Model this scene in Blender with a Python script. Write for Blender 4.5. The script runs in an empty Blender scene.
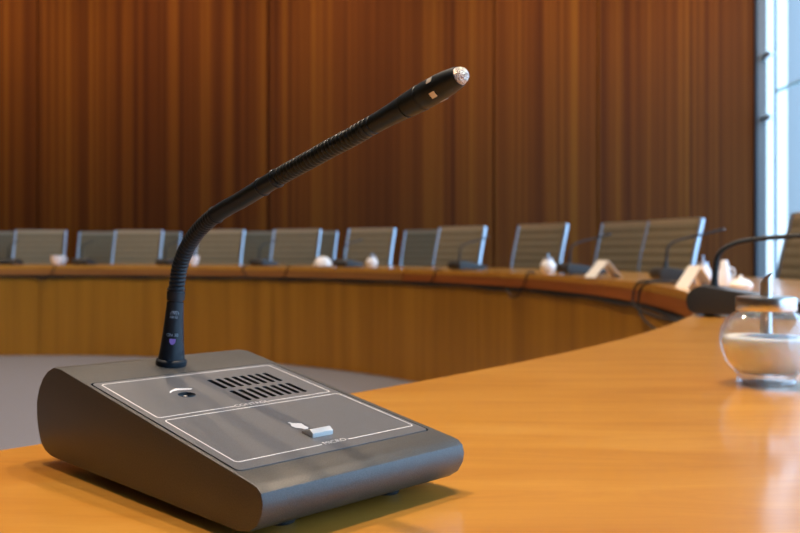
import bpy, bmesh, math, random
from mathutils import Vector, Matrix
random.seed(7)
PI = math.pi
sc = bpy.context.scene
COL = sc.collection
TT = 0.74                      # table top height
CX, CY, RI, RO = -2.90, 3.32, 3.83, 4.62   # ring table: centre, inner and outer radius

# ------------------------------------------------------------ camera
cam = bpy.data.cameras.new('camera')
cam.sensor_width = 36.0
cam.lens = 36.0 * 870 / 800
cam.shift_y = -16.5 / 800
cam.clip_start = 0.02
cam.dof.use_dof = True
cam.dof.focus_distance = 0.43
cam.dof.aperture_fstop = 14.5
co = bpy.data.objects.new('camera', cam)
co.location = (0, 0, TT + 0.127)
co.rotation_euler = (PI / 2, 0, 0)
COL.objects.link(co)
sc.camera = co

# ------------------------------------------------------------ world, exposure, lamps
sc.view_settings.view_transform = 'Standard'
sc.view_settings.look = 'None'
sc.view_settings.gamma = 1
sc.view_settings.use_curve_mapping = False
sc.view_settings.exposure = 0.0
w = bpy.data.worlds.new('daylight')
w.use_nodes = True
bgn = w.node_tree.nodes['Background']
bgn.inputs[0].default_value = (0.43, 0.68, 1.0, 1)
bgn.inputs[1].default_value = 5.3
sc.world = w
sl = bpy.data.lights.new('sun', 'SUN'); sl.energy = 3.2; sl.color = (1.0, 0.95, 0.88); sl.angle = math.radians(0.5)
so_ = bpy.data.objects.new('sun', sl); so_.rotation_euler = Vector((0.35, 0.8, -0.55)).to_track_quat('-Z', 'Y').to_euler(); COL.objects.link(so_)

ROOM = dict(x0=-9.6, x1=4.41, y0=-6.0, y1=10.6, h=4.35)

def spot(name, loc, energy, color, size, blend=0.6, radius=0.05, aim=None):
    l = bpy.data.lights.new(name, 'SPOT')
    l.energy = energy; l.color = color; l.spot_size = math.radians(size); l.spot_blend = blend
    l.shadow_soft_size = radius
    o = bpy.data.objects.new(name, l); o.location = loc
    if aim is not None:
        o.rotation_euler = (Vector(aim) - Vector(loc)).to_track_quat('-Z', 'Y').to_euler()
    COL.objects.link(o)
    return o

WARM = (1.0, 0.70, 0.36)
LAMP = (1.0, 0.76, 0.53)
# wall washers along the panelled wall
for x in (-7.2, -5.0, -2.8, -0.6, 1.6, 3.6):
    spot('wall_washer', (x, 9.0, 4.3), 115, WARM, 125, 1.0, 0.10, (x, 10.6, 3.3))
# downlights over the table ring and the open floor inside it
for a in (-25, 5, 35, 65, 95, 125, 160, 200, 240):
    r = 4.1
    x, y = CX + r * math.cos(math.radians(a)), CY + r * math.sin(math.radians(a))
    spot('downlight', (x, y, 4.3), 215, LAMP, 80, 0.9, 0.05)
for x, y, e in ((-2.9, 3.3, 300), (-5, 3.3, 260), (-0.9, 3.3, 280), (-2.9, 5.0, 380), (-0.9, 1.3, 370), (0.35, 1.0, 230)):
    spot('downlight', (x, y, 4.3), e, LAMP, 100, 0.9, 0.06)
# daylight through the glazed right wall
def window_light(y0, y1, energy, portal=False):
    l = bpy.data.lights.new('window_daylight', 'AREA')
    l.shape = 'RECTANGLE'; l.size = y1 - y0; l.size_y = 3.9; l.energy = energy; l.color = (0.55, 0.76, 1.0)
    l.cycles.is_portal = portal
    o = bpy.data.objects.new('window_daylight', l)
    o.location = (ROOM['x1'] + 0.2, (y0 + y1) / 2, 2.15)
    o.rotation_euler = (Vector((-1, 0, 0))).to_track_quat('-Z', 'Y').to_euler()
    o.rotation_euler = (PI / 2, 0, PI / 2)
    COL.objects.link(o)
    return o
window_light(-5.9, 10.5, 1, portal=True)

# ------------------------------------------------------------ helpers
def obj(name, bm, mat=None, parent=None, smooth=None, loc=None, rot=None):
    me = bpy.data.meshes.new(name)
    bmesh.ops.recalc_face_normals(bm, faces=bm.faces[:])
    bm.to_mesh(me); bm.free()
    o = bpy.data.objects.new(name, me)
    if mat is not None:
        for m in (mat if isinstance(mat, (list, tuple)) else [mat]):
            me.materials.append(m)
    COL.objects.link(o)
    if parent is not None: o.parent = parent
    if loc is not None: o.location = loc
    if rot is not None: o.rotation_euler = rot
    if smooth:
        me.polygons.foreach_set('use_smooth', [True] * len(me.polygons))
        me.set_sharp_from_angle(angle=math.radians(smooth))
    return o

def tag(o, label=None, cat=None, group=None, kind=None):
    if label: o['label'] = label
    if cat: o['category'] = cat
    if group: o['group'] = group
    if kind: o['kind'] = kind
    return o

def thing(name, label, cat, loc=(0, 0, 0), rz=0, group=None):
    o = bpy.data.objects.new(name, None)
    o.empty_display_size = 0.05
    o.location = loc; o.rotation_euler = (0, 0, rz)
    COL.objects.link(o)
    return tag(o, label, cat, group)

def dup(src, loc, rz, label, group=None):
    def cp(o, parent):
        c = o.copy(); COL.objects.link(c)
        if parent is not None: c.parent = parent
        for ch in list(o.children): cp(ch, c)
        return c
    r = cp(src, None)
    r.location = loc; r.rotation_euler = (0, 0, rz)
    r['label'] = label
    if group: r['group'] = group
    return r

def box(bm, x0, x1, y0, y1, z0, z1, M=None):
    vs = [Vector((x, y, z)) for x in (x0, x1) for y in (y0, y1) for z in (z0, z1)]
    if M: vs = [M @ v for v in vs]
    v = [bm.verts.new(p) for p in vs]
    for f in ((0, 1, 3, 2), (4, 6, 7, 5), (0, 4, 5, 1), (2, 3, 7, 6), (0, 2, 6, 4), (1, 5, 7, 3)):
        bm.faces.new([v[i] for i in f])
    return v

def bevel(bm, w, seg=2, angle=30):
    es = [e for e in bm.edges if len(e.link_faces) == 2 and e.calc_face_angle(0) > math.radians(angle)]
    bmesh.ops.bevel(bm, geom=es, offset=w, segments=seg, profile=0.7, affect='EDGES')

def catmull(pts, n=8):
    P = [Vector(p) for p in pts]
    P = [2 * P[0] - P[1]] + P + [2 * P[-1] - P[-2]]
    out = []
    for i in range(1, len(P) - 2):
        a, b, c, d = P[i - 1:i + 3]
        for k in range(n):
            t = k / n
            out.append(0.5 * ((2 * b) + (c - a) * t + (2 * a - 5 * b + 4 * c - d) * t * t + (3 * b - a - 3 * c + d) * t ** 3))
    out.append(P[-2].copy())
    return out

def sweep(bm, path, radii, seg=16, cap=True, flat=None):
    """tube along path (list of Vector) with radii; flat=(a,b) gives elliptic factors"""
    n = len(path)
    if not isinstance(radii, (list, tuple)): radii = [radii] * n
    rings = []
    up = None
    for i in range(n):
        t = (path[min(i + 1, n - 1)] - path[max(i - 1, 0)]).normalized()
        if up is None:
            up = Vector((0, 0, 1)) if abs(t.z) < 0.9 else Vector((1, 0, 0))
        s = t.cross(up).normalized(); up = s.cross(t).normalized()
        fa, fb = flat if flat else (1, 1)
        rings.append([bm.verts.new(path[i] + (s * math.cos(2 * PI * k / seg) * fa + up * math.sin(2 * PI * k / seg) * fb) * radii[i]) for k in range(seg)])
    for a, b in zip(rings, rings[1:]):
        for k in range(seg):
            bm.faces.new((a[k], a[(k + 1) % seg], b[(k + 1) % seg], b[k]))
    if cap:
        bm.faces.new(rings[0][::-1]); bm.faces.new(rings[-1])
    return rings

def lathe(bm, prof, seg=32, M=None, cap0=True, cap1=True):
    rings = []
    for r, z in prof:
        ring = []
        for k in range(seg):
            p = Vector((r * math.cos(2 * PI * k / seg), r * math.sin(2 * PI * k / seg), z))
            if M: p = M @ p
            ring.append(bm.verts.new(p))
        rings.append(ring)
    for a, b in zip(rings, rings[1:]):
        for k in range(seg):
            bm.faces.new((a[k], a[(k + 1) % seg], b[(k + 1) % seg], b[k]))
    if cap0: bm.faces.new(rings[0][::-1])
    if cap1: bm.faces.new(rings[-1])

def arc(bm, r0, r1, z0, z1, a0, a1, n, cx=CX, cy=CY):
    """ring segment with a UV map in metres (arc length, height)"""
    uv = bm.loops.layers.uv.verify()
    full = abs(a1 - a0) >= 359.9
    cols = []
    for i in range(n + (0 if full else 1)):
        a = math.radians(a0 + (a1 - a0) * i / n)
        c, s = math.cos(a), math.sin(a)
        cols.append([bm.verts.new((cx + r * c, cy + r * s, z)) for r, z in ((r0, z0), (r1, z0), (r1, z1), (r0, z1))])
    m = len(cols)
    for i in range(m if full else m - 1):
        A, B = cols[i], cols[(i + 1) % m]
        la, lb = math.radians(a0 + (a1 - a0) * i / n) * r0, math.radians(a0 + (a1 - a0) * (i + 1) / n) * r0
        for k in range(4):
            f = bm.faces.new((A[k], B[k], B[(k + 1) % 4], A[(k + 1) % 4]))
            for l in f.loops:
                u = la if l.vert in A else lb
                vv = l.vert.co.z if k in (1, 3) else math.hypot(l.vert.co.x - cx, l.vert.co.y - cy)
                l[uv].uv = (u, vv)
    if not full:
        bm.faces.new(cols[0]); bm.faces.new(cols[-1][::-1])

# ------------------------------------------------------------ materials
def mat(name, color=(0.5, 0.5, 0.5), rough=0.5, metal=0.0, spec=0.5, **kw):
    m = bpy.data.materials.new(name); m.use_nodes = True
    b = m.node_tree.nodes['Principled BSDF']
    b.inputs['Base Color'].default_value = (*color, 1)
    b.inputs['Roughness'].default_value = rough
    b.inputs['Metallic'].default_value = metal
    b.inputs['Specular IOR Level'].default_value = spec
    for k, v in kw.items():
        b.inputs[k.replace('_', ' ')].default_value = v
    return m, m.node_tree, b

def N(t, typ, **kw):
    n = t.nodes.new(typ)
    for k, v in kw.items(): setattr(n, k, v)
    return n

def ramp(t, fac, stops):
    r = t.nodes.new('ShaderNodeValToRGB')
    el = r.color_ramp.elements
    while len(el) < len(stops): el.new(0.5)
    for e, (p, c) in zip(el, stops):
        e.position = p; e.color = (*c, 1)
    t.links.new(fac, r.inputs[0])
    return r.outputs[0]

def add_bump(t, b, scale, strength, dist=0.001, coord='Object', detail=2):
    tc = N(t, 'ShaderNodeTexCoord'); no = N(t, 'ShaderNodeTexNoise')
    no.inputs['Scale'].default_value = scale; no.inputs['Detail'].default_value = detail
    bu = N(t, 'ShaderNodeBump'); bu.inputs['Strength'].default_value = strength; bu.inputs['Distance'].default_value = dist
    t.links.new(tc.outputs[coord], no.inputs['Vector']); t.links.new(no.outputs['Fac'], bu.inputs['Height'])
    t.links.new(bu.outputs['Normal'], b.inputs['Normal'])
    return no

def wood(name, stops, scale, coord='Object', rough=0.35, coat=0.0, detail=6, board=None, boardmix=0.35, bump=0.0):
    """streaked wood: noise stretched by `scale`; optional board tone steps along x"""
    m, t, b = mat(name, rough=rough)
    tc = N(t, 'ShaderNodeTexCoord')
    mp = N(t, 'ShaderNodeMapping'); mp.inputs['Scale'].default_value = scale
    t.links.new(tc.outputs[coord], mp.inputs[0])
    n1 = N(t, 'ShaderNodeTexNoise'); n1.inputs['Scale'].default_value = 1; n1.inputs['Detail'].default_value = detail
    n1.inputs['Roughness'].default_value = 0.62
    t.links.new(mp.outputs[0], n1.inputs['Vector'])
    fac = n1.outputs['Fac']
    if board:
        se = N(t, 'ShaderNodeSeparateXYZ'); t.links.new(tc.outputs[coord], se.inputs[0])
        dv = N(t, 'ShaderNodeMath', operation='DIVIDE'); dv.inputs[1].default_value = board
        fl = N(t, 'ShaderNodeMath', operation='FLOOR')
        wn = N(t, 'ShaderNodeTexWhiteNoise', noise_dimensions='1D')
        t.links.new(se.outputs[0], dv.inputs[0]); t.links.new(dv.outputs[0], fl.inputs[0]); t.links.new(fl.outputs[0], wn.inputs['W'])
        mx = N(t, 'ShaderNodeMix'); mx.data_type = 'FLOAT'; mx.inputs[0].default_value = boardmix
        t.links.new(fac, mx.inputs[2]); t.links.new(wn.outputs['Value'], mx.inputs[3])
        fac = mx.outputs[0]
    t.links.new(ramp(t, fac, stops), b.inputs['Base Color'])
    b.inputs['Coat Weight'].default_value = coat
    b.inputs['Coat Roughness'].default_value = 0.12
    if bump:
        bu = N(t, 'ShaderNodeBump'); bu.inputs['Strength'].default_value = bump; bu.inputs['Distance'].default_value = 0.001
        t.links.new(n1.outputs['Fac'], bu.inputs['Height']); t.links.new(bu.outputs['Normal'], b.inputs['Normal'])
    return m

M_WALL = wood('reddish_wall_panel_wood', [(0.32, (0.070, 0.014, 0.0018)), (0.50, (0.145, 0.037, 0.0035)), (0.68, (0.24, 0.078, 0.006))],
              (16.0, 16.0, 0.05), rough=0.8, board=0.135, boardmix=0.18, detail=7)
M_WALL.node_tree.nodes['Principled BSDF'].inputs['Specular IOR Level'].default_value = 0.2
M_TOP = wood('honey_table_veneer', [(0.30, (0.54, 0.225, 0.030)), (0.52, (0.64, 0.29, 0.042)), (0.74, (0.72, 0.355, 0.062))],
             (4.5, 26.0, 30.0), rough=0.30, coat=0.8, detail=9)
M_PANEL = wood('table_front_wood', [(0.28, (0.28, 0.110, 0.010)), (0.5, (0.40, 0.170, 0.013)), (0.75, (0.52, 0.235, 0.022))],
               (7.0, 0.25, 1.0), coord='UV', rough=0.4, detail=5)
_n = M_TOP.node_tree.nodes['Noise Texture']; _n.inputs['Distortion'].default_value = 0.9
M_EDGE = wood('brown_table_edge', [(0.3, (0.28, 0.10, 0.028)), (0.7, (0.46, 0.19, 0.05))], (1.5, 30.0, 1.0), coord='UV', rough=0.3, coat=0.2)
M_EDGE_RED = wood('reddish_table_edge', [(0.3, (0.26, 0.062, 0.014)), (0.7, (0.42, 0.12, 0.028))], (1.5, 30.0, 1.0), coord='UV', rough=0.3, coat=0.2)

M_CARPET, t, b = mat('grey_carpet', (0.22, 0.22, 0.25), 0.95, spec=0.1)
tc = N(t, 'ShaderNodeTexCoord'); no = N(t, 'ShaderNodeTexNoise'); no.inputs['Scale'].default_value = 220
t.links.new(tc.outputs['Object'], no.inputs['Vector'])
t.links.new(ramp(t, no.outputs['Fac'], [(0.3, (0.12, 0.122, 0.145)), (0.7, (0.20, 0.203, 0.235))]), b.inputs['Base Color'])
M_CEIL, t, b = mat('ceiling_plaster', (0.62, 0.60, 0.57), 0.9); add_bump(t, b, 60, 0.1)
M_FRAME, t, b = mat('grey_window_frame', (0.17, 0.165, 0.16), 0.55, 0.0); add_bump(t, b, 200, 0.03)
M_GASKET, t, b = mat('dark_gasket', (0.03, 0.035, 0.045), 0.6); add_bump(t, b, 100, 0.05)

M_JOINT, t, b = mat('blue_grey_glass_joint', (0.10, 0.20, 0.28), 0.4); add_bump(t, b, 100, 0.05)
def thin_glass(name, tint=(0.9, 0.97, 1.0), rough=0.0, edge=1.0, power=4.0):
    m = bpy.data.materials.new(name); m.use_nodes = True
    t = m.node_tree; t.nodes.clear()
    o = N(t, 'ShaderNodeOutputMaterial'); mx = N(t, 'ShaderNodeMixShader')
    lw = N(t, 'ShaderNodeLayerWeight'); lw.inputs['Blend'].default_value = 0.5
    pw = N(t, 'ShaderNodeMath', operation='POWER'); pw.inputs[1].default_value = power
    fr = N(t, 'ShaderNodeMath', operation='MULTIPLY_ADD'); fr.inputs[1].default_value = 0.93; fr.inputs[2].default_value = 0.05
    t.links.new(lw.outputs['Facing'], pw.inputs[0]); t.links.new(pw.outputs[0], fr.inputs[0])
    tr = N(t, 'ShaderNodeBsdfTransparent'); tr.inputs[0].default_value = (*tint, 1)
    gl = N(t, 'ShaderNodeBsdfGlossy'); gl.inputs['Roughness'].default_value = rough
    ml = N(t, 'ShaderNodeMath', operation='MULTIPLY'); ml.inputs[1].default_value = edge; ml.use_clamp = True
    t.links.new(fr.outputs[0], ml.inputs[0])
    t.links.new(ml.outputs[0], mx.inputs[0]); t.links.new(tr.outputs[0], mx.inputs[1]); t.links.new(gl.outputs[0], mx.inputs[2])
    t.links.new(mx.outputs[0], o.inputs[0])
    return m
M_PANE = thin_glass('window_glass', (0.88, 0.96, 1.0))
M_THIN = thin_glass('shaker_glass', (0.97, 0.985, 1.0), 0.0, 1.0, 3.3)
M_GLASS, t, b = mat('thick_clear_glass', (0.95, 0.98, 1.0), 0.02, Transmission_Weight=1.0, IOR=1.5)

M_BODY, t, b = mat('grey_textured_plastic', (0.1, 0.1, 0.1), 0.47, spec=0.75)
no = add_bump(t, b, 1400, 0.35, 0.0004)
t.links.new(ramp(t, no.outputs['Fac'], [(0.35, (0.036, 0.035, 0.031)), (0.65, (0.060, 0.059, 0.053))]), b.inputs['Base Color'])
M_PLATE, t, b = mat('grey_front_plate', (0.15, 0.15, 0.15), 0.40, spec=0.8)
no = add_bump(t, b, 1800, 0.2, 0.0003)
t.links.new(ramp(t, no.outputs['Fac'], [(0.35, (0.092, 0.093, 0.096)), (0.65, (0.125, 0.126, 0.13))]), b.inputs['Base Color'])
M_BLACK, t, b = mat('black_recess', (0.004, 0.004, 0.005), 0.6); add_bump(t, b, 900, 0.1)
M_DARK, t, b = mat('dark_unit_plastic', (0.025, 0.026, 0.026), 0.5); add_bump(t, b, 1400, 0.2, 0.0003)
M_RUBBER, t, b = mat('black_rubber', (0.012, 0.012, 0.013), 0.7); add_bump(t, b, 700, 0.2)
M_NECK, t, b = mat('matt_black_metal', (0.006, 0.012, 0.018), 0.46, spec=0.35); add_bump(t, b, 900, 0.08, 0.0003)
M_PRINT, t, b = mat('white_print', (0.80, 0.77, 0.74), 0.6); add_bump(t, b, 900, 0.05)
M_NPRINT, t, b = mat('faded_grey_print', (0.30, 0.36, 0.42), 0.6); add_bump(t, b, 900, 0.05)
M_PURPLE, t, b = mat('purple_sticker', (0.30, 0.16, 0.50), 0.5); add_bump(t, b, 900, 0.05)
M_STEEL, t, b = mat('brushed_steel', (0.72, 0.69, 0.65), 0.28, 1.0); add_bump(t, b, 300, 0.04)
M_BTN, t, b = mat('pale_grey_key', (0.62, 0.60, 0.56), 0.28, spec=0.6); add_bump(t, b, 600, 0.03)
M_LED, t, b = mat('milky_indicator_window', (0.72, 0.68, 0.62), 0.12); add_bump(t, b, 900, 0.05)
M_ALU, t, b = mat('polished_aluminium', (0.56, 0.60, 0.66), 0.32, 0.9); add_bump(t, b, 60, 0.03)
M_GRILLE, t, b = mat('silver_capsule_mesh', (0.70, 0.62, 0.52), 0.32, 1.0)
tc = N(t, 'ShaderNodeTexCoord'); vo = N(t, 'ShaderNodeTexVoronoi'); vo.inputs['Scale'].default_value = 1500
bu = N(t, 'ShaderNodeBump'); bu.inputs['Strength'].default_value = 1.0; bu.inputs['Distance'].default_value = 0.0006; bu.invert = True
t.links.new(tc.outputs['Object'], vo.inputs['Vector']); t.links.new(vo.outputs['Distance'], bu.inputs['Height']); t.links.new(bu.outputs['Normal'], b.inputs['Normal'])
t.links.new(ramp(t, vo.outputs['Distance'], [(0.25, (0.12, 0.09, 0.07)), (0.5, (0.80, 0.72, 0.62))]), b.inputs['Base Color'])
M_SUGAR, t, b = mat('white_sugar', (0.90, 0.86, 0.80), 0.9, Subsurface_Weight=0.6, Subsurface_Scale=0.02, Subsurface_Radius=(1.0, 0.8, 0.6)); add_bump(t, b, 900, 0.5, 0.0006)
M_CHINA, t, b = mat('white_china', (0.93, 0.92, 0.90), 0.2); add_bump(t, b, 40, 0.02)
M_PAPER, t, b = mat('white_card', (0.86, 0.84, 0.80), 0.8); add_bump(t, b, 200, 0.05)
# chair netting
M_NET, t, b = mat('olive_grey_netting', (0.2, 0.18, 0.12), 0.8, spec=0.2)
tc = N(t, 'ShaderNodeTexCoord'); wv = N(t, 'ShaderNodeTexNoise'); wv.inputs['Scale'].default_value = 160
t.links.new(tc.outputs['Object'], wv.inputs['Vector'])
t.links.new(ramp(t, wv.outputs['Fac'], [(0.3, (0.20, 0.165, 0.105)), (0.7, (0.30, 0.25, 0.165))]), b.inputs['Base Color'])
M_HEM, t, b = mat('pale_chair_hem', (0.50, 0.41, 0.28), 0.7); add_bump(t, b, 300, 0.2)
M_FACADE, t, b = mat('white_facade', (0.62, 0.62, 0.60), 0.8); add_bump(t, b, 10, 0.1)
M_FACADE_G, t, b = mat('blue_grey_facade_glass', (0.16, 0.175, 0.18), 0.35); add_bump(t, b, 2, 0.05)
M_PAVE, t, b = mat('pale_paving', (0.5, 0.5, 0.5), 0.9); add_bump(t, b, 10, 0.2)

# ------------------------------------------------------------ room shell
def struct(name, bm, m, smooth=None, parent=None):
    o = obj(name, bm, m, parent, smooth)
    if parent is None: o['kind'] = 'structure'
    return o
R = ROOM
bm = bmesh.new(); box(bm, R['x0'] - .2, R['x1'] + .35, R['y0'] - .2, R['y1'] + .2, -0.12, 0); struct('floor', bm, M_CARPET)
bm = bmesh.new(); box(bm, R['x0'] - .2, R['x1'] + .35, R['y0'] - .2, R['y1'] + .2, R['h'], R['h'] + .12); struct('ceiling', bm, M_CEIL)
# back wall: panels with narrow shadow gaps, seen at the seams
bm = bmesh.new()
box(bm, R['x0'], 4.31, R['y1'], R['y1'] + .2, 0, R['h'])
seams = [-9.6, -6.62, -4.40, -1.60, 1.14, 2.40, 4.31]
for a, c in zip(seams, seams[1:]):
    box(bm, a + 0.012, c - 0.012, R['y1'] - 0.035, R['y1'], 0.0, R['h'])
box(bm, -4.44, -4.36, R['y1'] - 0.01, R['y1'] + 0.001, 0, R['h'])
struct('wall_back', bm, M_WALL)
bm = bmesh.new(); box(bm, R['x0'] - .2, R['x0'], R['y0'], R['y1'] + .2, 0, R['h']); struct('wall_left', bm, M_WALL)
bm = bmesh.new(); box(bm, R['x0'] - .2, R['x1'] + .2, R['y0'] - .2, R['y0'], 0, R['h']); struct('wall_front', bm, M_WALL)

# glazed right wall: frame members and panes, spider fittings
X1 = R['x1']
bm = bmesh.new()
box(bm, 4.31, 4.335, R['y1'] - 0.06, R['y1'] + 0.2, 0, R['h'])
struct('trim_1', bm, M_GASKET)
w1 = thing('window_1', None, None); w1['kind'] = 'structure'
bm = bmesh.new()
box(bm, 4.335, X1 + 0.05, R['y1'] - 0.02, R['y1'] + .2, 0, R['h'])      # jamb beside the panelled wall
ys = [10.3, 8.2, 6.1, 4.0, 1.9, -0.2, -2.3, -4.4, -6.0]
for y in ys[1:]:
    box(bm, X1 - 0.03, X1 + 0.10, y - 0.03, y + 0.03, 0, R['h'])
box(bm, X1 - 0.03, X1 + 0.10, R['y0'], R['y1'], 0, 0.10)
box(bm, X1 - 0.03, X1 + 0.10, R['y0'], R['y1'], R['h'] - 0.12, R['h'])
obj('window_frame', bm, M_FRAME, w1)
for a, c in zip([R['y1']] + ys[1:], ys[1:]):
    bm = bmesh.new()
    v = [bm.verts.new(p) for p in ((X1 + .03, a, .1), (X1 + .03, c, .1), (X1 + .03, c, R['h'] - .12), (X1 + .03, a, R['h'] - .12))]
    bm.faces.new(v)
    obj('pane', bm, M_PANE, w1)
# vertical glass joint near the corner, with round clamps
bm = bmesh.new(); box(bm, X1 + 0.02, X1 + 0.04, 10.27, 10.31, 0.1, R['h'] - .12); obj('glass_joint', bm, M_JOINT, w1)
M_TRANSOM, t, b = mat('blue_green_glass_edge', (0.30, 0.60, 0.62), 0.2); add_bump(t, b, 20, 0.05)
bm = bmesh.new(); box(bm, X1 + 0.0, X1 + 0.06, 8.2, 10.27, 2.725, 2.745); obj('transom', bm, M_TRANSOM, w1)
for z in (2.45, 3.20):
    bm = bmesh.new()
    box(bm, X1 - 0.03, X1 + 0.02, 10.29, 10.56, z - 0.03, z + 0.03); bevel(bm, 0.01)
    obj('glass_clamp', bm, M_STEEL, w1)

# outside
bm = bmesh.new(); box(bm, 4.75, 60, -20, 60, -0.3, -0.05)
struct('ground_outside', bm, M_PAVE)
bd = thing('office_building', 'pale building seen through the glazing at the right edge', 'building', (8.9, 24, -0.05))
bm = bmesh.new(); box(bm, -1.0, 26, 0, 3, 0, 14); obj('facade', bm, M_FACADE_G, bd)
for i in range(12):
    bm = bmesh.new(); box(bm, -0.95 + i * 1.93, -0.2 + i * 1.93, -0.12, 0.0, 0, 14); obj('pilaster', bm, M_FACADE, bd)

# ------------------------------------------------------------ ring table
tb = thing('conference_table', 'large ring-shaped wooden conference table with honey top and panelled front', 'table', (0, 0, 0))
bm = bmesh.new(); arc(bm, RI, RO, TT - 0.028, TT, 0, 360, 240); bevel(bm, 0.002, 2, 60)
obj('tabletop', bm, M_TOP, tb, 40)
for a0, a1, m in ((40.5, 262, M_EDGE), (-98, 40.3, M_EDGE_RED)):
    bm = bmesh.new(); arc(bm, RI + 0.001, RI + 0.03, TT - 0.078, TT - 0.0275, a0, a1, 160); obj('edge_band', bm, m, tb, 40)
    bm = bmesh.new(); arc(bm, RO - 0.03, RO - 0.001, TT - 0.078, TT - 0.0275, a0, a1, 160); obj('edge_band', bm, m, tb, 40)
bm = bmesh.new(); arc(bm, RI + 0.035, RI + 0.055, TT - 0.115, TT - 0.03, 0, 360, 240); obj('cable_channel', bm, M_GASKET, tb, 40)
bounds = [-98, -66, -34, -2, 29, 60, 91, 122, 153, 184, 215, 240, 262]
for a, c in zip(bounds, bounds[1:]):
    bm = bmesh.new(); arc(bm, RI + 0.02, RI + 0.05, 0.0, TT - 0.098, a + 0.03, c - 0.03, 40); obj('front_panel', bm, M_PANEL, tb, 40)
for a in range(-90, 270, 30):
    an = math.radians(a)
    M = Matrix.Translation((CX, CY, 0)) @ Matrix.Rotation(an, 4, 'Z')
    bm = bmesh.new(); box(bm, RI + 0.06, RO - 0.12, -0.02, 0.02, 0, TT - 0.03, M); obj('support_panel', bm, M_PANEL, tb)

# ------------------------------------------------------------ microphone unit
ZF, ZR, DU, WV = 0.0270, 0.0583, 0.188, 0.1272
def top_z(u): return ZF + (ZR - ZF) * u / DU

def rrect(v0, v1, u0, u1, r, n=5):
    pts = []
    for cx, cy, s in ((v1 - r, u1 - r, 0), (v0 + r, u1 - r, 90), (v0 + r, u0 + r, 180), (v1 - r, u0 + r, 270)):
        for k in range(n + 1):
            a = math.radians(s + 90 * k / n)
            pts.append((cx + r * math.cos(a), cy + r * math.sin(a)))
    return pts

def prism(bm, pts, w0, w1, mi=0):
    """polygon (v,u) extruded between heights w0..w1 above the sloping top"""
    lo = [bm.verts.new((v, u, top_z(u) + w0)) for v, u in pts]
    hi = [bm.verts.new((v, u, top_z(u) + w1)) for v, u in pts]
    n = len(pts); fs = [bm.faces.new(lo[::-1]), bm.faces.new(hi)]
    for i in range(n): fs.append(bm.faces.new((lo[i], lo[(i + 1) % n], hi[(i + 1) % n], hi[i])))
    for f in fs: f.material_index = mi

def boolean(o, cutter):
    md = o.modifiers.new('cut', 'BOOLEAN'); md.operation = 'DIFFERENCE'; md.solver = 'EXACT'; md.object = cutter
    try: md.material_mode = 'TRANSFER'
    except Exception: pass
    dg = bpy.context.evaluated_depsgraph_get()
    me = bpy.data.meshes.new_from_object(o.evaluated_get(dg))
    o.modifiers.clear(); o.data = me
    bpy.data.objects.remove(cutter)

def strip(bm, pts, wd, w0=0.0, w1=0.00006, closed=False):
    """thin printed line along (v,u) points"""
    n = len(pts); L = []; Rr = []
    for i in range(n):
        a = Vector(pts[(i - 1) % n] if closed or i > 0 else pts[0]); c = Vector(pts[(i + 1) % n] if closed or i < n - 1 else pts[-1])
        d = (c - a).normalized(); nn = Vector((-d.y, d.x)) * wd / 2
        p = Vector(pts[i])
        for lst, s in ((L, 1), (Rr, -1)):
            q = p + nn * s
            lst.append((bm.verts.new((q.x, q.y, top_z(q.y) + w0)), bm.verts.new((q.x, q.y, top_z(q.y) + w1))))
    for i in range(n if closed else n - 1):
        j = (i + 1) % n
        bm.faces.new((L[i][1], L[j][1], Rr[j][1], Rr[i][1]))
        bm.faces.new((L[i][0], L[j][0], L[j][1], L[i][1]))
        bm.faces.new((Rr[i][0], Rr[i][1], Rr[j][1], Rr[j][0]))

def text_mesh(s, size, align='CENTER', ext=0.0):
    cu = bpy.data.curves.new('lettering', 'FONT')
    cu.body = s; cu.size = size; cu.align_x = align; cu.align_y = 'CENTER'; cu.extrude = ext; cu.resolution_u = 3
    o = bpy.data.objects.new('lettering', cu); COL.objects.link(o)
    dg = bpy.context.evaluated_depsgraph_get()
    me = bpy.data.meshes.new_from_object(o.evaluated_get(dg))
    bpy.data.objects.remove(o)
    return me

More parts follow.
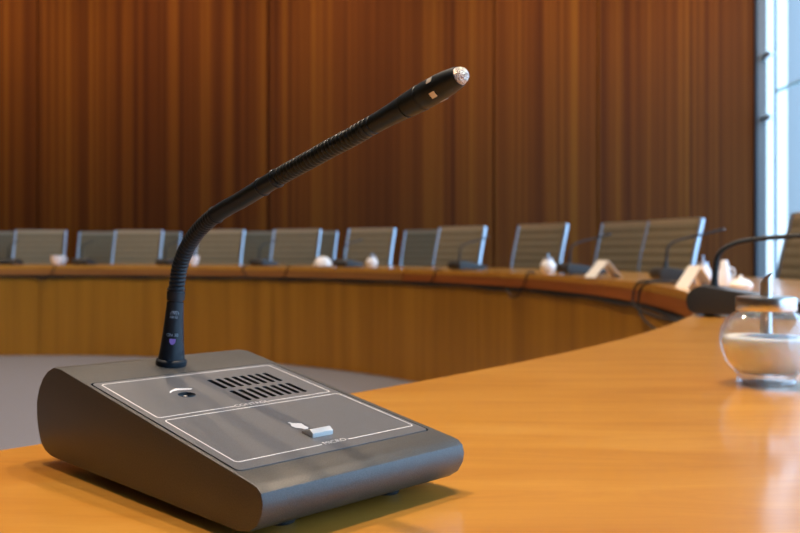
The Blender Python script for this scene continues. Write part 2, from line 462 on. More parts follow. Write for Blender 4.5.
def build_unit(root, body_mat, plate_mat, detail=True, neck_pts=None):
    prof = [(0.012, .0045), (0.004, .0062), (-.0015, .0098), (-.0048, .0150), (-.0058, .0200), (-.0045, .0243), (-.0015, .0265), (0.002, .02735),
            (0.188, .0583), (0.197, .0584), (0.205, .0555), (0.212, .0505), (0.2175, .0435), (0.2205, .0360), (0.2205, .0270), (0.218, .0180), (0.2145, .0118), (0.209, .0082), (0.201, .0062), (0.192, .0058)]
    bm = bmesh.new()
    L = [bm.verts.new((0, u, z)) for u, z in prof]; Rr = [bm.verts.new((WV, u, z)) for u, z in prof]
    bm.faces.new(L); bm.faces.new(Rr[::-1])
    for i in range(len(prof)):
        j = (i + 1) % len(prof); bm.faces.new((L[i], Rr[i], Rr[j], L[j]))
    bmesh.ops.recalc_face_normals(bm, faces=bm.faces[:])
    es = [e for e in bm.edges if abs(e.verts[0].co.x - e.verts[1].co.x) < 1e-6]
    bmesh.ops.bevel(bm, geom=es, offset=0.0009, segments=2, profile=0.6, affect='EDGES')
    body = obj('housing', bm, [body_mat, M_BLACK], root, 28)
    if detail:
        cb = bmesh.new(); prism(cb, rrect(0.0021, 0.1237, 0.0152, 0.1568, 0.003), -0.0015, 0.003, 0)
        c = obj('cutter', cb, [M_BLACK, M_BLACK]); c.parent = root
        bpy.context.view_layer.update(); boolean(body, c)
        cb = bmesh.new(); prism(cb, rrect(0.060, 0.112, 0.094, 0.142, 0.002), -0.006, 0.003, 0)
        prism(cb, [(0.0395 + 0.0052 * math.cos(2 * PI * k / 20), 0.119 + 0.0052 * math.sin(2 * PI * k / 20)) for k in range(20)], -0.006, 0.003, 0)
        c = obj('cutter', cb, [M_BLACK, M_BLACK]); c.parent = root
        bpy.context.view_layer.update(); boolean(body, c)
    # inset plate
    pb = bmesh.new(); prism(pb, rrect(0.0030, 0.1228, 0.0161, 0.1559, 0.0027), -0.0013, 0.0001 if detail else 0.0006, 0)
    plate = obj('top_plate', pb, [plate_mat, M_BLACK], root, 28)
    if detail:
        cb = bmesh.new()
        for k in range(8):
            v = 0.0655 + k * 0.00555
            for u0, u1 in ((0.1205, 0.1385), (0.0970, 0.1155)):
                prism(cb, rrect(v - 0.0016, v + 0.0016, u0, u1, 0.0012, 3), -0.01, 0.01, 1)
        prism(cb, [(0.0395 + 0.0049 * math.cos(2 * PI * k / 24), 0.119 + 0.0044 * math.sin(2 * PI * k / 24)) for k in range(24)], -0.01, 0.01, 1)
        c = obj('cutter', cb, [M_BLACK, M_BLACK]); c.parent = root
        bpy.context.view_layer.update(); boolean(plate, c)
        # printed lines
        lb = bmesh.new(); z0 = 0.00012
        A = rrect(0.0068, 0.1180, 0.0912, 0.1522, 0.002, 4)
        # arcs order: (v1,u1) (v0,u1) (v0,u0) (v1,u0); leave a gap in the u0 side for the lettering
        strip(lb, [(0.0735, 0.0912)] + A[15:] and [(0.0735, 0.0912)] + A[15:20] + A[0:15] + [(0.0515, 0.0912)], 0.00062, z0, z0 + .00005)
        B = rrect(0.0076, 0.1200, 0.0245, 0.0868, 0.002, 4)
        strip(lb, [(0.0735, 0.0245)] + B[15:20] + B[0:15] + [(0.0565, 0.0245)], 0.00062, z0, z0 + .00005)
        obj('printed_outline', lb, M_PRINT, plate)
        rot = math.atan2(ZR - ZF, DU)
        for s, v, u, size in (('CONTROL', 0.0625, 0.0909, 0.0046), ('MICRO', 0.0650, 0.0248, 0.0046)):
            me = text_mesh(s, size); me.materials.append(M_PRINT)
            o = bpy.data.objects.new('lettering', me); COL.objects.link(o); o.parent = plate
            o.location = (v, u, top_z(u) + 0.0003); o.rotation_euler = (rot, 0, 0)
        hand = [(0.0575, 0.061), (0.0577, 0.0623), (0.0557, 0.0629), (0.0537, 0.0669), (0.0499, 0.0661), (0.0468, 0.0661), (0.0456, 0.0648), (0.0457, 0.0626), (0.0475, 0.0621), (0.0493, 0.0599), (0.0523, 0.0596), (0.0558, 0.0614)]
        hb = bmesh.new(); prism(hb, [(v, u) for u, v in hand], 0.00012, 0.0002); obj('pointing_hand_symbol', hb, M_PRINT, plate)
        ar = [(0.1245, 0.0325), (0.1270, 0.0338), (0.1286, 0.0358), (0.1306, 0.039), (0.1305, 0.0409), (0.129, 0.0448), (0.1274, 0.048), (0.1258, 0.0462), (0.1276, 0.0391), (0.1269, 0.0355)]
        hb = bmesh.new(); prism(hb, [(v, u) for u, v in ar], 0.00012, 0.0002); obj('curved_symbol', hb, M_PRINT, plate)
        # dished light sensor inside the hole
        sb = bmesh.new(); M = Matrix.Translation((0.0395, 0.119, top_z(0.119)))
        lathe(sb, [(0.0, -0.0035), (0.0018, -0.0034), (0.0034, -0.0026), (0.0044, -0.0008), (0.00475, -0.0001), (0.0048, -0.0035)], 24, M, False, False)
        obj('volume_wheel_recess', sb, M_DARK, root, 40)
        sb = bmesh.new(); lathe(sb, [(0.0, -0.0002), (0.0010, -0.0003), (0.0017, -0.0010), (0.0020, -0.0034)], 16, M @ Matrix.Translation((-0.0012, -0.0004, 0)), False, False)
        obj('volume_wheel', sb, M_STEEL, root, 40)
        # key
        kb = bmesh.new()
        P = [(0.0338, 0.0), (0.0338, 0.0022), (0.0362, 0.0036), (0.0425, 0.0010), (0.0428, 0.0)]
        a = [kb.verts.new((0.0585, u, top_z(u) + z)) for u, z in P]; c = [kb.verts.new((0.0715, u, top_z(u) + z)) for u, z in P]
        kb.faces.new(a); kb.faces.new(c[::-1])
        for i in range(len(P)): j = (i + 1) % len(P); kb.faces.new((a[i], c[i], c[j], a[j]))
        bmesh.ops.recalc_face_normals(kb, faces=kb.faces[:])
        bevel(kb, 0.0003, 2); obj('talk_key', kb, M_BTN, root, 30)
    # rubber feet
    for v in (0.030, WV - 0.030):
        for u in (0.022, 0.185):
            fb = bmesh.new(); lathe(fb, [(0.0065, 0), (0.0070, 0.001), (0.0070, 0.008)], 16, Matrix.Translation((v, u, 0))); obj('foot', fb, M_RUBBER, root, 40)
    # gooseneck
    if neck_pts is None:
        neck_pts = [(.1715, .100), (.1680, .114), (.1620, .1245), (.1520, .1345), (.1370, .1437), (.1190, .1505), (.1020, .1553), (.0780, .1630), (.0580, .1690), (.0410, .1737),
                    (.0260, .1780), (.0115, .1818), (.0010, .1850)]
    seg = 24 if detail else 12
    V = WV / 2
    # cone
    nb = bmesh.new()
    b0 = Vector((V - .0009, .1757, top_z(.1757) - 0.001)); b1 = Vector((V, neck_pts[0][0], neck_pts[0][1]))
    d = (b1 - b0); Ln = d.length; MS = M = Matrix.Translation(b0) @ Vector((0, 0, 1)).rotation_difference(d).to_matrix().to_4x4()
    lathe(nb, [(0.0088, 0.0), (0.0092, 0.0008), (0.0092, 0.0034), (0.0086, 0.0042), (0.0078, 0.0046), (0.0078, 0.0052), (0.0070, 0.012), (0.0061, 0.022), (0.0053, 0.034), (0.0050, 0.0400),
               (0.0045, 0.0402), (0.0045, 0.0409), (0.0053, 0.0412), (0.0054, 0.0465)], 32, M)
    lathe(nb, [(0.0046, 0.0465), (0.0046, 0.0473), (0.0054, 0.0475), (0.0055, Ln + 0.003), (0.0050, Ln + 0.0036)], 32, M)
    sleeve = obj('neck_sleeve', nb, M_NECK, root, 30)
    if detail:
        for s, z, size, mt in (('AKG', 0.0312, 0.0024, M_NPRINT), ('GN 30', 0.0202, 0.0026, M_NPRINT)):
            me = text_mesh(s, size)
            me.materials.append(mt)
            rad = 0.0060 if z > 0.025 else 0.0068
            # camera-facing side of the sleeve, wrapped round the cylinder
            ph0 = math.radians(-125)
            for v in me.vertices:
                ph = ph0 + v.co.x / rad
                zz = z + v.co.y
                v.co = Vector((rad * math.cos(ph), rad * math.sin(ph), zz))
            o = bpy.data.objects.new('lettering', me); COL.objects.link(o); o.parent = sleeve
            o.matrix_local = MS
        # mountain-like line mark above the letters and purple half-round sticker
        lg = bmesh.new()
        def onr(px, pz, rad): ph = math.radians(-125) + px / rad; return Vector((rad * math.cos(ph), rad * math.sin(ph), pz))
        def wrapline(pts, wdt, rad):
            for a, c in zip(pts, pts[1:]):
                a, c = Vector(a), Vector(c); dd = (c - a).normalized(); nn = Vector((-dd.y, dd.x)) * wdt / 2
                vs = [lg.verts.new(onr(q.x, q.y, rad)) for q in (a + nn, a - nn, c - nn, c + nn)]
                lg.faces.new(vs)
        for r_, xo in ((0.0016, -0.0008), (0.0016, 0.0004), (0.0016, 0.0016)):
            wrapline([(xo - 0.0014 + 0.0028 * k / 8, 0.0328 + math.sin(PI * k / 8) * 0.0022) for k in range(9)], 0.0003, 0.0058)
        me_o = obj('line_emblem', lg, M_NPRINT, sleeve); me_o.matrix_local = MS
        lg = bmesh.new()
        pts = [(-0.0018, 0.0180)] + [(-0.0018 * math.cos(PI * k / 10), 0.0170 - 0.0026 * math.sin(PI * k / 10)) for k in range(11)] + [(0.0018, 0.0180)]
        lg.faces.new([lg.verts.new(onr(x + 0.0004, z, 0.0071)) for x, z in pts])
        so = obj('round_sticker', lg, M_PURPLE, sleeve); so.matrix_local = MS
    # flexible and stiff tube
    path = catmull([Vector((V, u, z)) for u, z in neck_pts], 14 if detail else 6)
    cum = [0]
    for a, c in zip(path, path[1:]): cum.append(cum[-1] + (c - a).length)
    Lt = cum[-1]
    def at(s):
        s = min(max(s, 0), Lt)
        for i in range(1, len(cum)):
            if cum[i] >= s:
                k = (s - cum[i - 1]) / max(1e-9, cum[i] - cum[i - 1]); return path[i - 1].lerp(path[i], k)
        return path[-1]
    s1, s2 = Lt * 0.335, Lt * 0.655
    def ribbed(sa, sb_, r, pitch):
        bm = bmesh.new(); n = int((sb_ - sa) / pitch); P = []; Q = []
        for i in range(n):
            s = sa + (sb_ - sa) * i / n; p = (sb_ - sa) / n
            for f, k in ((0.0, 0.90), (0.18, 1.0), (0.5, 1.03), (0.82, 1.0)):
                P.append(at(s + f * p)); Q.append(r * k)
        P.append(at(sb_)); Q.append(r * 0.9)
        sweep(bm, P, Q, seg)
        return bm
    def plain(sa, sb_, r, n=24):
        bm = bmesh.new(); P = [at(sa + (sb_ - sa) * i / n) for i in range(n + 1)]; sweep(bm, P, r, seg); return bm
    if detail:
        obj('flexible_tube', ribbed(-0.0, s1 + 0.001, 0.0047, 0.0026), M_NECK, root, 50)
        obj('stiff_tube', plain(s1, s2, 0.0048), M_NECK, root, 50)
        for s in (s1 + 0.001, s2 - 0.016, s2 - 0.003):
            bm = bmesh.new()
            P = [at(s + k * 0.0004) for k in range(-2, 3)]; sweep(bm, P, [0.0050, 0.0053, 0.0054, 0.0053, 0.0050], seg)
            obj('crimp_ring', bm, M_NECK, root, 50)
        obj('flexible_tube', ribbed(s2, Lt, 0.0047, 0.0028), M_NECK, root, 50)
    else:
        obj('gooseneck', plain(0, Lt, 0.0048, 30), M_NECK, root, 50)
    # head
    h0 = path[-1]; hd = (Vector((V, -0.061, 0.2028)) - h0) if detail else (path[-1] - path[-3]).normalized() * 0.065
    hl = hd.length
    M = Matrix.Translation(h0) @ hd.to_track_quat('Z', 'Y').to_matrix().to_4x4()
    if detail: M = M @ Matrix.Diagonal((0.98, 0.98, 0.925, 1))
    hb = bmesh.new()
    if detail:
        lathe(hb, [(0.0040, -0.001), (0.0047, 0.0), (0.0047, 0.0022), (0.0042, 0.0026), (0.0042, 0.0031), (0.0047, 0.0035), (0.0048, 0.006), (0.0042, 0.0065), (0.0042, 0.0070), (0.0047, 0.0075),
                   (0.0048, 0.014), (0.0051, 0.022), (0.0055, 0.030), (0.0056, 0.0305)], 40, M)
        lathe(hb, [(0.0052, 0.0303), (0.0053, 0.0312), (0.0057, 0.0315), (0.0060, 0.0375), (0.0062, 0.0415), (0.0059, 0.0420), (0.0059, 0.0435), (0.0061, 0.0440), (0.0061, 0.0475)], 40, M)
    else:
        lathe(hb, [(0.0046, 0.0), (0.0047, 0.012), (0.0056, 0.030), (0.0062, 0.0475)], 16, M)
    obj('microphone_stem', hb, M_NECK, root, 30)
    hb = bmesh.new()
    lathe(hb, [(0.0058, 0.0470), (0.0061, 0.0475), (0.0060, 0.054), (0.0056, 0.060), (0.0049, 0.0650), (0.0044, 0.0668), (0.0040, 0.0668), (0.0039, 0.0655)], 40 if detail else 16, M)
    cap = obj('capsule_cap', hb, M_NECK, root, 30)
    gb = bmesh.new()
    lathe(gb, [(0.0041, 0.0655), (0.0041, 0.0668), (0.0037, 0.0685), (0.0028, 0.0700), (0.0015, 0.0709), (0.0002, 0.0712)], 32 if detail else 12, M)
    obj('capsule_grille', gb, M_GRILLE, cap, 60)
    if detail:
        for i in range(5):
            a = 2 * PI * i / 5 + math.radians(5)
            wb = bmesh.new()
            for da in (-0.17, 0.17):
                pass
            rr = 0.00605; n = 5
            vs0 = [M @ Vector((rr * math.cos(a + t_), rr * math.sin(a + t_), 0.0512)) for t_ in [(-0.24 + 0.48 * q / n) for q in range(n + 1)]]
            vs1 = [M @ Vector(((rr + .00012) * math.cos(a + t_), (rr + .00012) * math.sin(a + t_), 0.0512)) for t_ in [(-0.24 + 0.48 * q / n) for q in range(n + 1)]]
            up = (M.to_3x3() @ Vector((0, 0, 1))) * 0.0032
            A = [wb.verts.new(p) for p in vs1]; B = [wb.verts.new(p + up) for p in vs1]
            C0 = [wb.verts.new(p) for p in vs0]; D0 = [wb.verts.new(p + up) for p in vs0]
            for q in range(n):
                wb.faces.new((A[q], A[q + 1], B[q + 1], B[q])); wb.faces.new((C0[q], A[q], A[q + 1], C0[q + 1])); wb.faces.new((D0[q], B[q], B[q + 1], D0[q + 1]))
            wb.faces.new((A[0], B[0], D0[0], C0[0])); wb.faces.new((A[n], B[n], D0[n], C0[n]))
            obj('indicator_window', wb, M_LED, cap, 30)

root = thing('microphone_unit', 'large sharp grey desk microphone unit with gooseneck, slotted speaker and white key', 'microphone')
build_unit(root, M_BODY, M_PLATE, True)
root.scale = (1.03, 1, 1)
root.location = (-0.0618, 0.3697, TT); root.rotation_euler = (0, 0, math.radians(45.5))
bpy.context.view_layer.update()

def unit_pose(theta, rear=0.06, dr=0):
    th = math.radians(theta); rad = Vector((math.cos(th), math.sin(th), 0)); e = Vector((-rad.y, rad.x, 0))
    P = Vector((CX, CY, TT)) + rad * (RI + rear + 0.215) - e * (WV / 2)
    ang = math.atan2(e.y, e.x) + math.radians(dr)
    return P, ang
GU = 'microphone units round the ring table'
far = None
units = [(-24.8, 0.0, 0, 'black microphone unit directly behind the glass sugar shaker, its gooseneck leaving the right edge'),
         (2.5, 0.10, 0, 'microphone unit behind the name card beside the spouted shaker, gooseneck crossing the rightmost full chair'),
         (16.6, 0.06, 0, 'microphone unit with gooseneck, left of the left-hand white tent card'),
         (33.6, 0.06, 0, 'microphone unit between the two spouted white shakers on the far table'),
         (51, 0.06, 6, 'microphone unit just left of the left-hand spouted white shaker'),
         (62.8, 0.06, 0, 'microphone unit on the far table, seen under the middle of the foreground gooseneck'),
         (75.6, 0.06, 0, 'microphone unit on the far table, left beside the foreground gooseneck'),
         (86.4, 0.06, 0, 'microphone unit beside the leftmost white cup on the far table'),
         (95.2, 0.06, 0, 'microphone unit at the very left end of the far table')]
far_neck = [(.1715, .100), (.1690, .125), (.1600, .145), (.1400, .160), (.1100, .1700), (.0700, .1800), (.0300, .1880), (.0010, .1950)]
near_neck = [(.1715, .100), (.1700, .112), (.1600, .127), (.1400, .139), (.1150, .1455), (.0800, .1500), (.0400, .1525), (.0010, .1540)]
for i, (th, rear, dr, lab) in enumerate(units):
    P, ang = unit_pose(th, rear, dr)
    if i == 0:
        nr = thing('microphone_unit', lab, 'microphone', P, ang, GU)
        build_unit(nr, M_DARK, M_PLATE, False, near_neck)
    elif far is None:
        far = thing('microphone_unit', lab, 'microphone', P, ang, GU)
        build_unit(far, M_DARK, M_PLATE, False, far_neck)
    else:
        dup(far, P, ang, lab, GU)
root['group'] = GU

# ------------------------------------------------------------ glass sugar shaker
def near_shaker():
    t = thing('sugar_shaker', 'round clear glass sugar shaker with steel lid and spout, half full, nearest', 'sugar shaker', (0.3471, 0.8245, TT), 0)
    out = [(0.0005, 0.0008), (0.0245, 0.0008), (0.0265, 0.003), (0.0255, 0.0075), (0.0290, 0.0115), (0.0365, 0.021), (0.0410, 0.033), (0.0420, 0.042), (0.0405, 0.052), (0.0360, 0.061), (0.0295, 0.067), (0.0262, 0.0695), (0.0262, 0.074)]
    pts = catmull([Vector((r, 0, z)) for r, z in out[3:]], 4)
    bm = bmesh.new(); lathe(bm, [(p.x, p.z) for p in pts], 48, None, False, False)
    obj('glass_bowl', bm, M_THIN, t, 60)
    bm = bmesh.new(); lathe(bm, [(p.x - 0.0022, p.z) for p in pts[4:]], 48, None, False, False)
    obj('inner_glass', bm, M_THIN, t, 60)
    bm = bmesh.new()
    lathe(bm, [(0.0245, 0.0), (0.0268, 0.0022), (0.0268, 0.0045), (0.0250, 0.0070), (0.0262, 0.0095), (0.0290, 0.0118), (0.0200, 0.0112), (0.0080, 0.0105)], 48)
    obj('glass_foot', bm, M_THIN, t, 40)
    ip = [(p.x - 0.0026, p.z) for p in pts if 0.0125 < p.z < 0.0445]
    bm = bmesh.new(); lathe(bm, [(0.018, 0.0122)] + ip + [(ip[-1][0] - 0.0005, 0.0448), (0.02, 0.0462), (0.01, 0.0450)], 48)
    obj('sugar', bm, M_SUGAR, t, 60)
    bm = bmesh.new()
    lathe(bm, [(0.0255, 0.0700), (0.0268, 0.0700), (0.0272, 0.0708), (0.0272, 0.0815), (0.0266, 0.0826), (0.0240, 0.0832), (0.0060, 0.0836), (0.0058, 0.082)], 48, None, False, True)
    lid = obj('lid', bm, M_STEEL, t, 30)
    # spout tube with slanted mouth
    bm = bmesh.new(); seg = 24; r = 0.0054; lo = []; hi = []; hi2 = []; lo2 = []
    for k in range(seg):
        a = 2 * PI * k / seg; x, y = r * math.cos(a), r * math.sin(a)
        lo.append(bm.verts.new((x, y, 0.048))); hi.append(bm.verts.new((x, y, 0.1005 + x * 0.95)))
        hi2.append(bm.verts.new((x * .88, y * .88, 0.1005 + x * 0.95))); lo2.append(bm.verts.new((x * .88, y * .88, 0.048)))
    for k in range(seg):
        j = (k + 1) % seg
        bm.faces.new((lo[k], lo[j], hi[j], hi[k])); bm.faces.new((hi[k], hi[j], hi2[j], hi2[k])); bm.faces.new((hi2[k], hi2[j], lo2[j], lo2[k])); bm.faces.new((lo[k], lo2[k], lo2[j], lo[j]))
    obj('spout', bm, M_STEEL, lid, 40)
    return t
near_shaker()

# ------------------------------------------------------------ things on the far table
def ring_at(px, r):
    d = Vector(((px - 400) / 870, 1.0)); a = d.dot(d); b_ = -2 * (d.x * CX + d.y * CY); c = CX * CX + CY * CY - r * r
    t_ = (-b_ + math.sqrt(b_ * b_ - 4 * a * c)) / 2 / a
    return Vector((d.x * t_, d.y * t_, TT))
sh = thing('sugar_shaker', 'spouted white sugar shaker in front of the leftmost of the three rightmost full chairs', 'sugar shaker', ring_at(548, RI + 0.16), 0, 'shakers on the far table')
bm = bmesh.new(); lathe(bm, [(0.026, 0), (0.030, 0.004), (0.040, 0.02), (0.043, 0.038), (0.040, 0.054), (0.030, 0.067), (0.026, 0.072)], 28); obj('bowl', bm, M_CHINA, sh, 50)
bm = bmesh.new(); lathe(bm, [(0.027, 0.070), (0.028, 0.082), (0.02, 0.084)], 24); lid = obj('lid', bm, M_ALU, sh, 40)
bm = bmesh.new(); lathe(bm, [(0.006, 0.083), (0.006, 0.108)], 12); obj('spout', bm, M_ALU, lid, 40)
dup(sh, ring_at(372, RI + 0.16), 0, 'spouted white sugar shaker in front of the chair right of the white saucer', 'shakers on the far table')
s2 = dup(sh, Vector((1.10, 3.16, TT)), 0, 'spouted pale shaker beside the rightmost tent card, left of the near black stem', 'shakers on the far table')
s2.scale = (0.7, 0.7, 1.0)

def cup(px, r, lab):
    t = thing('coffee_cup', lab, 'cup', ring_at(px, r), 0.4, 'white cups on the far table')
    bm = bmesh.new()
    lathe(bm, [(0.022, 0.0), (0.024, 0.004), (0.040, 0.03), (0.044, 0.066), (0.0415, 0.066), (0.037, 0.03), (0.02, 0.008)], 24); obj('bowl', bm, M_CHINA, t, 50)
    bm = bmesh.new(); sweep(bm, catmull([Vector(p) for p in ((0.040, 0, 0.055), (0.060, 0, 0.052), (0.062, 0, 0.032), (0.039, 0, 0.024))], 5), 0.004, 8); obj('handle', bm, M_CHINA, t, 50)
    t.scale = (1.2, 1.2, 1.2)
    return t
cp = cup(57, RI + 0.2, 'leftmost white cup on the far table, in front of a grey chair')
dup(cp, ring_at(193, RI + 0.2), 1.2, 'white cup on the far table touching the bend of the foreground gooseneck', 'white cups on the far table')
# saucer with an upturned bowl
t = thing('covered_dish', 'wide white domed dish on the far table left of the leftmost spouted shaker', 'dish', ring_at(323, RI + 0.18))
bm = bmesh.new(); lathe(bm, [(0.045, 0), (0.078, 0.010), (0.080, 0.013), (0.050, 0.008)], 28); obj('saucer', bm, M_CHINA, t, 50)
bm = bmesh.new(); lathe(bm, [(0.070, 0.010), (0.068, 0.030), (0.056, 0.055), (0.036, 0.072), (0.010, 0.078)], 28); obj('cover', bm, M_CHINA, t, 50)
t = thing('creamer', 'slim white creamer just right of the near black stem, behind the nearest shaker', 'creamer', (1.115, 2.99, TT))
bm = bmesh.new(); lathe(bm, [(0.018, 0), (0.021, 0.006), (0.022, 0.045), (0.015, 0.068), (0.012, 0.088), (0.010, 0.092)], 24); obj('bottle', bm, M_CHINA, t, 50)
bm = bmesh.new(); sweep(bm, catmull([Vector(p) for p in ((0.016, 0, 0.068), (0.033, 0, 0.060), (0.033, 0, 0.035), (0.021, 0, 0.025))], 5), 0.003, 8); obj('handle', bm, M_CHINA, t, 50)
t = thing('sugar_bowl', 'small low white bowl with knob lid, left of the nearest shaker spout', 'bowl', (1.03, 2.63, TT))
bm = bmesh.new(); lathe(bm, [(0.020, 0), (0.034, 0.010), (0.036, 0.022), (0.034, 0.024)], 24); obj('bowl', bm, M_CHINA, t, 50)
bm = bmesh.new(); lathe(bm, [(0.034, 0.0235), (0.026, 0.034), (0.010, 0.041), (0.005, 0.043), (0.006, 0.049), (0.002, 0.052)], 24); obj('lid', bm, M_CHINA, t, 50)

def tent(loc, rz, L, wd, h, lab):
    t = bmesh.new(); th = 0.0012
    o_ = [(-wd / 2, 0), (0, h), (wd / 2, 0)]; i_ = [(-wd / 2 + th * 2, 0), (0, h - th * 2.2), (wd / 2 - th * 2, 0)]
    rings = []
    for y in (-L / 2, L / 2):
        rings.append([t.verts.new((x, y, z)) for x, z in o_] + [t.verts.new((x, y, z)) for x, z in i_[::-1]])
    for k in range(6): t.faces.new((rings[0][k], rings[0][(k + 1) % 6], rings[1][(k + 1) % 6], rings[1][k]))
    for rg in rings:
        t.faces.new((rg[0], rg[1], rg[4], rg[5])); t.faces.new((rg[1], rg[2], rg[3], rg[4]))
    o = obj('name_card', t, M_PAPER); o.location = loc; o.rotation_euler = (0, 0, rz)
    return tag(o, lab, 'name card', 'folded tent cards')
tent((0.935, 4.0, TT), math.radians(10), 0.12, 0.14, 0.080, 'left-hand folded white tent card, standing in front of two beige chairs')
tent((1.00, 2.95, TT), math.radians(8), 0.09, 0.10, 0.074, 'right-hand folded white tent card, behind the near black microphone unit')

# ------------------------------------------------------------ cables
def cable(pts, r, lab, n=8):
    bm = bmesh.new(); sweep(bm, catmull([Vector(p) for p in pts], n), r, 8)
    return tag(obj('cable', bm, M_RUBBER, None, 60), lab, 'cable', 'black microphone cables')
def rp(a, r, z): return (CX + r * math.cos(math.radians(a)), CY + r * math.sin(math.radians(a)), z)
bm = bmesh.new()
sweep(bm, [Vector(rp(-60 + i * 1.5, RI + 0.007, TT - 0.094 - 0.004 * math.sin(i * 0.9))) for i in range(118)], 0.0075, 8)
tag(obj('cable', bm, M_RUBBER, None, 60), 'long dark cable running along beneath the far table edge', 'cable')
def drop(a, da, sag, lab):
    cable([rp(a, RI + 0.04, TT + 0.004), rp(a, RI - 0.004, TT + 0.005), rp(a + 0.1, RI - 0.012, TT - 0.03), rp(a + da * .3, RI - 0.012, TT - 0.075 - sag * .7), rp(a + da * .6, RI - 0.012, TT - 0.09 - sag), rp(a + da, RI - 0.006, TT - 0.085)], 0.004, lab)
drop(89, 2.6, 0.03, 'short cable loop over the table edge below the leftmost white cup')
drop(63.8, -1.5, 0.0, 'short cable over the table edge near the middle of the foreground gooseneck')
drop(57.5, 1.6, 0.005, 'short cable over the table edge below the domed white dish')
drop(35.2, 2.0, 0.0, 'short cable over the table edge below the middle far microphone')
drop(20.5, 3.6, 0.045, 'hanging cable loop below the right spouted shaker')
# bundle looping from the far side unit over the edge to the near unit
for j, (a0, a1, sag) in enumerate(((0.3, -19.5, 0.085), (-1.2, -20.8, 0.125))):
    cable([rp(a0, RI + 0.10, TT + 0.005), rp(a0, RI + 0.0, TT + 0.007), rp(a0 + .8, RI - 0.016 - j * .006, TT - 0.03), rp(a0 + .6, RI - 0.02 - j * .006, TT - 0.045 - sag * .5), rp(a0 - 3, RI - 0.025 - j * .01, TT - 0.02 - sag),
           rp(a0 - 9, RI - 0.025 - j * .01, TT - 0.01 - sag), rp(a1 + 4, RI - 0.02, TT - 0.06 - j * .02), rp(a1, RI - 0.012, TT - 0.012), rp(a1 - 1.3, RI - 0.003, TT + 0.006), rp(a1 - 1.8, RI + 0.035, TT + 0.005)], 0.0050,
          ('upper' if j == 0 else 'lower') + ' strand of the dark cable pair looping below the right end of the far table')
for o in COL.objects:
    if o.name.startswith('cable') and 'strand' in o.get('label', ''): o['group'] = 'strands of the looping cable pair'

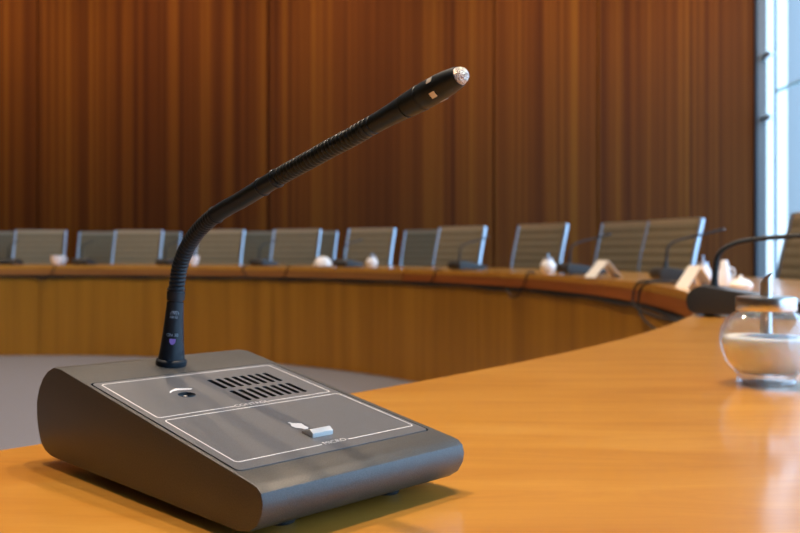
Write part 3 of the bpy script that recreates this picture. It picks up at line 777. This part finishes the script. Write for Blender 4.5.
# ------------------------------------------------------------ chairs
def build_chair(lab):
    t = thing('conference_chair', lab, 'chair', (0, 0, 0), 0, 'conference chairs')
    side = catmull([Vector((0, y, z)) for y, z in ((.23, .445), (.20, .465), (.05, .455), (-.12, .435), (-.20, .455), (-.235, .53), (-.235, .66), (-.262, .82), (-.315, 1.0), (-.330, 1.055))], 8)
    # netting with cross ribs
    bm = bmesh.new(); rows = []; cum = 0
    fine = []
    for a, c in zip(side, side[1:]):
        for k in range(3): fine.append(a.lerp(c, k / 3))
    fine.append(side[-1])
    for i, p in enumerate(fine):
        if i: cum += (fine[i] - fine[i - 1]).length
        tn = (fine[min(i + 1, len(fine) - 1)] - fine[max(i - 1, 0)]).normalized(); nn = Vector((0, -tn.z, tn.y))
        bul = abs(math.sin(cum / 0.055 * PI)) ** 0.5 * 0.008
        rows.append([(p + nn * s + Vector((x, 0, 0))) for s, x in ((bul, -0.220), (bul, 0.220), (-bul - .003, 0.220), (-bul - .003, -0.220))])
    R_ = [[bm.verts.new(v) for v in r] for r in rows]
    for a, c in zip(R_, R_[1:]):
        for k in range(4): bm.faces.new((a[k], a[(k + 1) % 4], c[(k + 1) % 4], c[k]))
    bm.faces.new(R_[0]); bm.faces.new(R_[-1][::-1])
    obj('seat_and_backrest', bm, M_NET, t, 50)
    bm = bmesh.new(); box(bm, -0.220, 0.220, -.342, -.318, 1.033, 1.062); bevel(bm, 0.008, 3); obj('top_hem', bm, M_HEM, t, 40)
    for s in (-1, 1):
        bm = bmesh.new(); P = [p + Vector((s * .235, 0, 0)) for p in side]
        sweep(bm, P, 0.017, 10, flat=(0.65, 1.0)); obj('side_rail', bm, M_ALU, t, 50)
    for y in (.02, -.215):
        bm = bmesh.new(); z = .435 if y > 0 else .50
        sweep(bm, [Vector((-.24, y, z)), Vector((.24, y, z))], 0.011, 10); obj('cross_bar', bm, M_ALU, t, 50)
    bm = bmesh.new(); lathe(bm, [(0.030, .085), (0.030, .14), (0.022, .15), (0.022, .30), (0.016, .31), (0.016, .405), (.08, .415), (.08, .43)], 20); obj('gas_column', bm, M_ALU, t, 40)
    for k in range(5):
        a = 2 * PI * k / 5 + PI / 2; d = Vector((math.cos(a), math.sin(a), 0))
        bm = bmesh.new(); sweep(bm, [d * .02 + Vector((0, 0, .11)), d * .14 + Vector((0, 0, .095)), d * .25 + Vector((0, 0, .070))], [0.022, 0.018, 0.013], 10, flat=(1.2, 0.7)); lg = obj('leg', bm, M_ALU, t, 50)
        bm = bmesh.new()
        M = Matrix.Translation(d * .245 + Vector((0, 0, .028))) @ Matrix.Rotation(a, 4, 'Z') @ Matrix.Rotation(PI / 2, 4, 'X')
        for q in (-1, 1): lathe(bm, [(0.020, -.008), (0.028, -.007), (0.028, .007), (0.020, .008)], 16, M @ Matrix.Translation((0, 0, q * .013)))
        box(bm, -.006, .006, -.006, .006, .0, .045, Matrix.Translation(d * .245 + Vector((0, 0, .025))))
        obj('caster', bm, M_RUBBER, lg, 40)
    return t
LAST = 'rightmost chair, cut by the right edge of the picture'
chairs = [
    (40, 1.28, 0, 'grey chair behind the leftmost white cup'),
    (138, 1.28, 0, 'middle and tallest of the three grey chairs left of the foreground gooseneck'),
    (220, 1.28, 0, 'chair directly right of the foreground gooseneck bend, left of a lower grey chair'),
    (298, 1.28, 4, 'chair behind the domed white dish'),
    (371, 1.28, 2, 'chair behind the left-hand spouted white shaker'),
    (460, 1.28, 0, 'chair with bright side rail behind the middle far microphone, left of a gap'),
    ((1.04, 6.46), 0, 0, 'lone chair behind the right-hand far shaker, between two gaps'),
    ((1.55, 6.0), 0, 0, 'beige chair behind the left-hand tent card'),
    ((1.69, 5.42), 0, 0, 'tallest beige chair, the rightmost one fully in view'),
    (-2, 2.12, 0, 'grey chair cut by the left edge of the picture'),
    (103, 2.12, 3, 'lower grey chair, left one of the three before the foreground gooseneck'),
    (157, 2.12, -3, 'lower grey chair, right one of the three, partly behind the foreground gooseneck'),
    (260, 2.12, 4, 'lower chair in the back row under the middle of the foreground gooseneck'),
    (315, 2.12, 0, 'lower chair in the back row behind and right of the domed dish'),
    (425, 2.12, 0, 'lower chair in the back row, right of the left-hand spouted shaker'),
]
first = None
def chair_at(p, dr, lab):
    global first
    rz = math.atan2(CY - p[1], CX - p[0]) - PI / 2 + math.radians(dr)
    if first is None:
        first = build_chair(lab); first.location = p; first.rotation_euler = (0, 0, rz)
    else: dup(first, p, rz, lab)
for px, dr_, tw, lab in chairs:
    p = ring_at(px, RI + dr_) if not isinstance(px, tuple) else Vector((*px, 0)); p.z = 0
    # the backrest leans outward 0.3 m behind the seat centre: pull the seat in so the back stands where seen
    c = Vector((CX, CY, 0)); d = (p - c).normalized(); p = p - d * 0.30
    chair_at(p, tw, lab)
chair_at((1.78, 4.25, 0), 0, LAST)
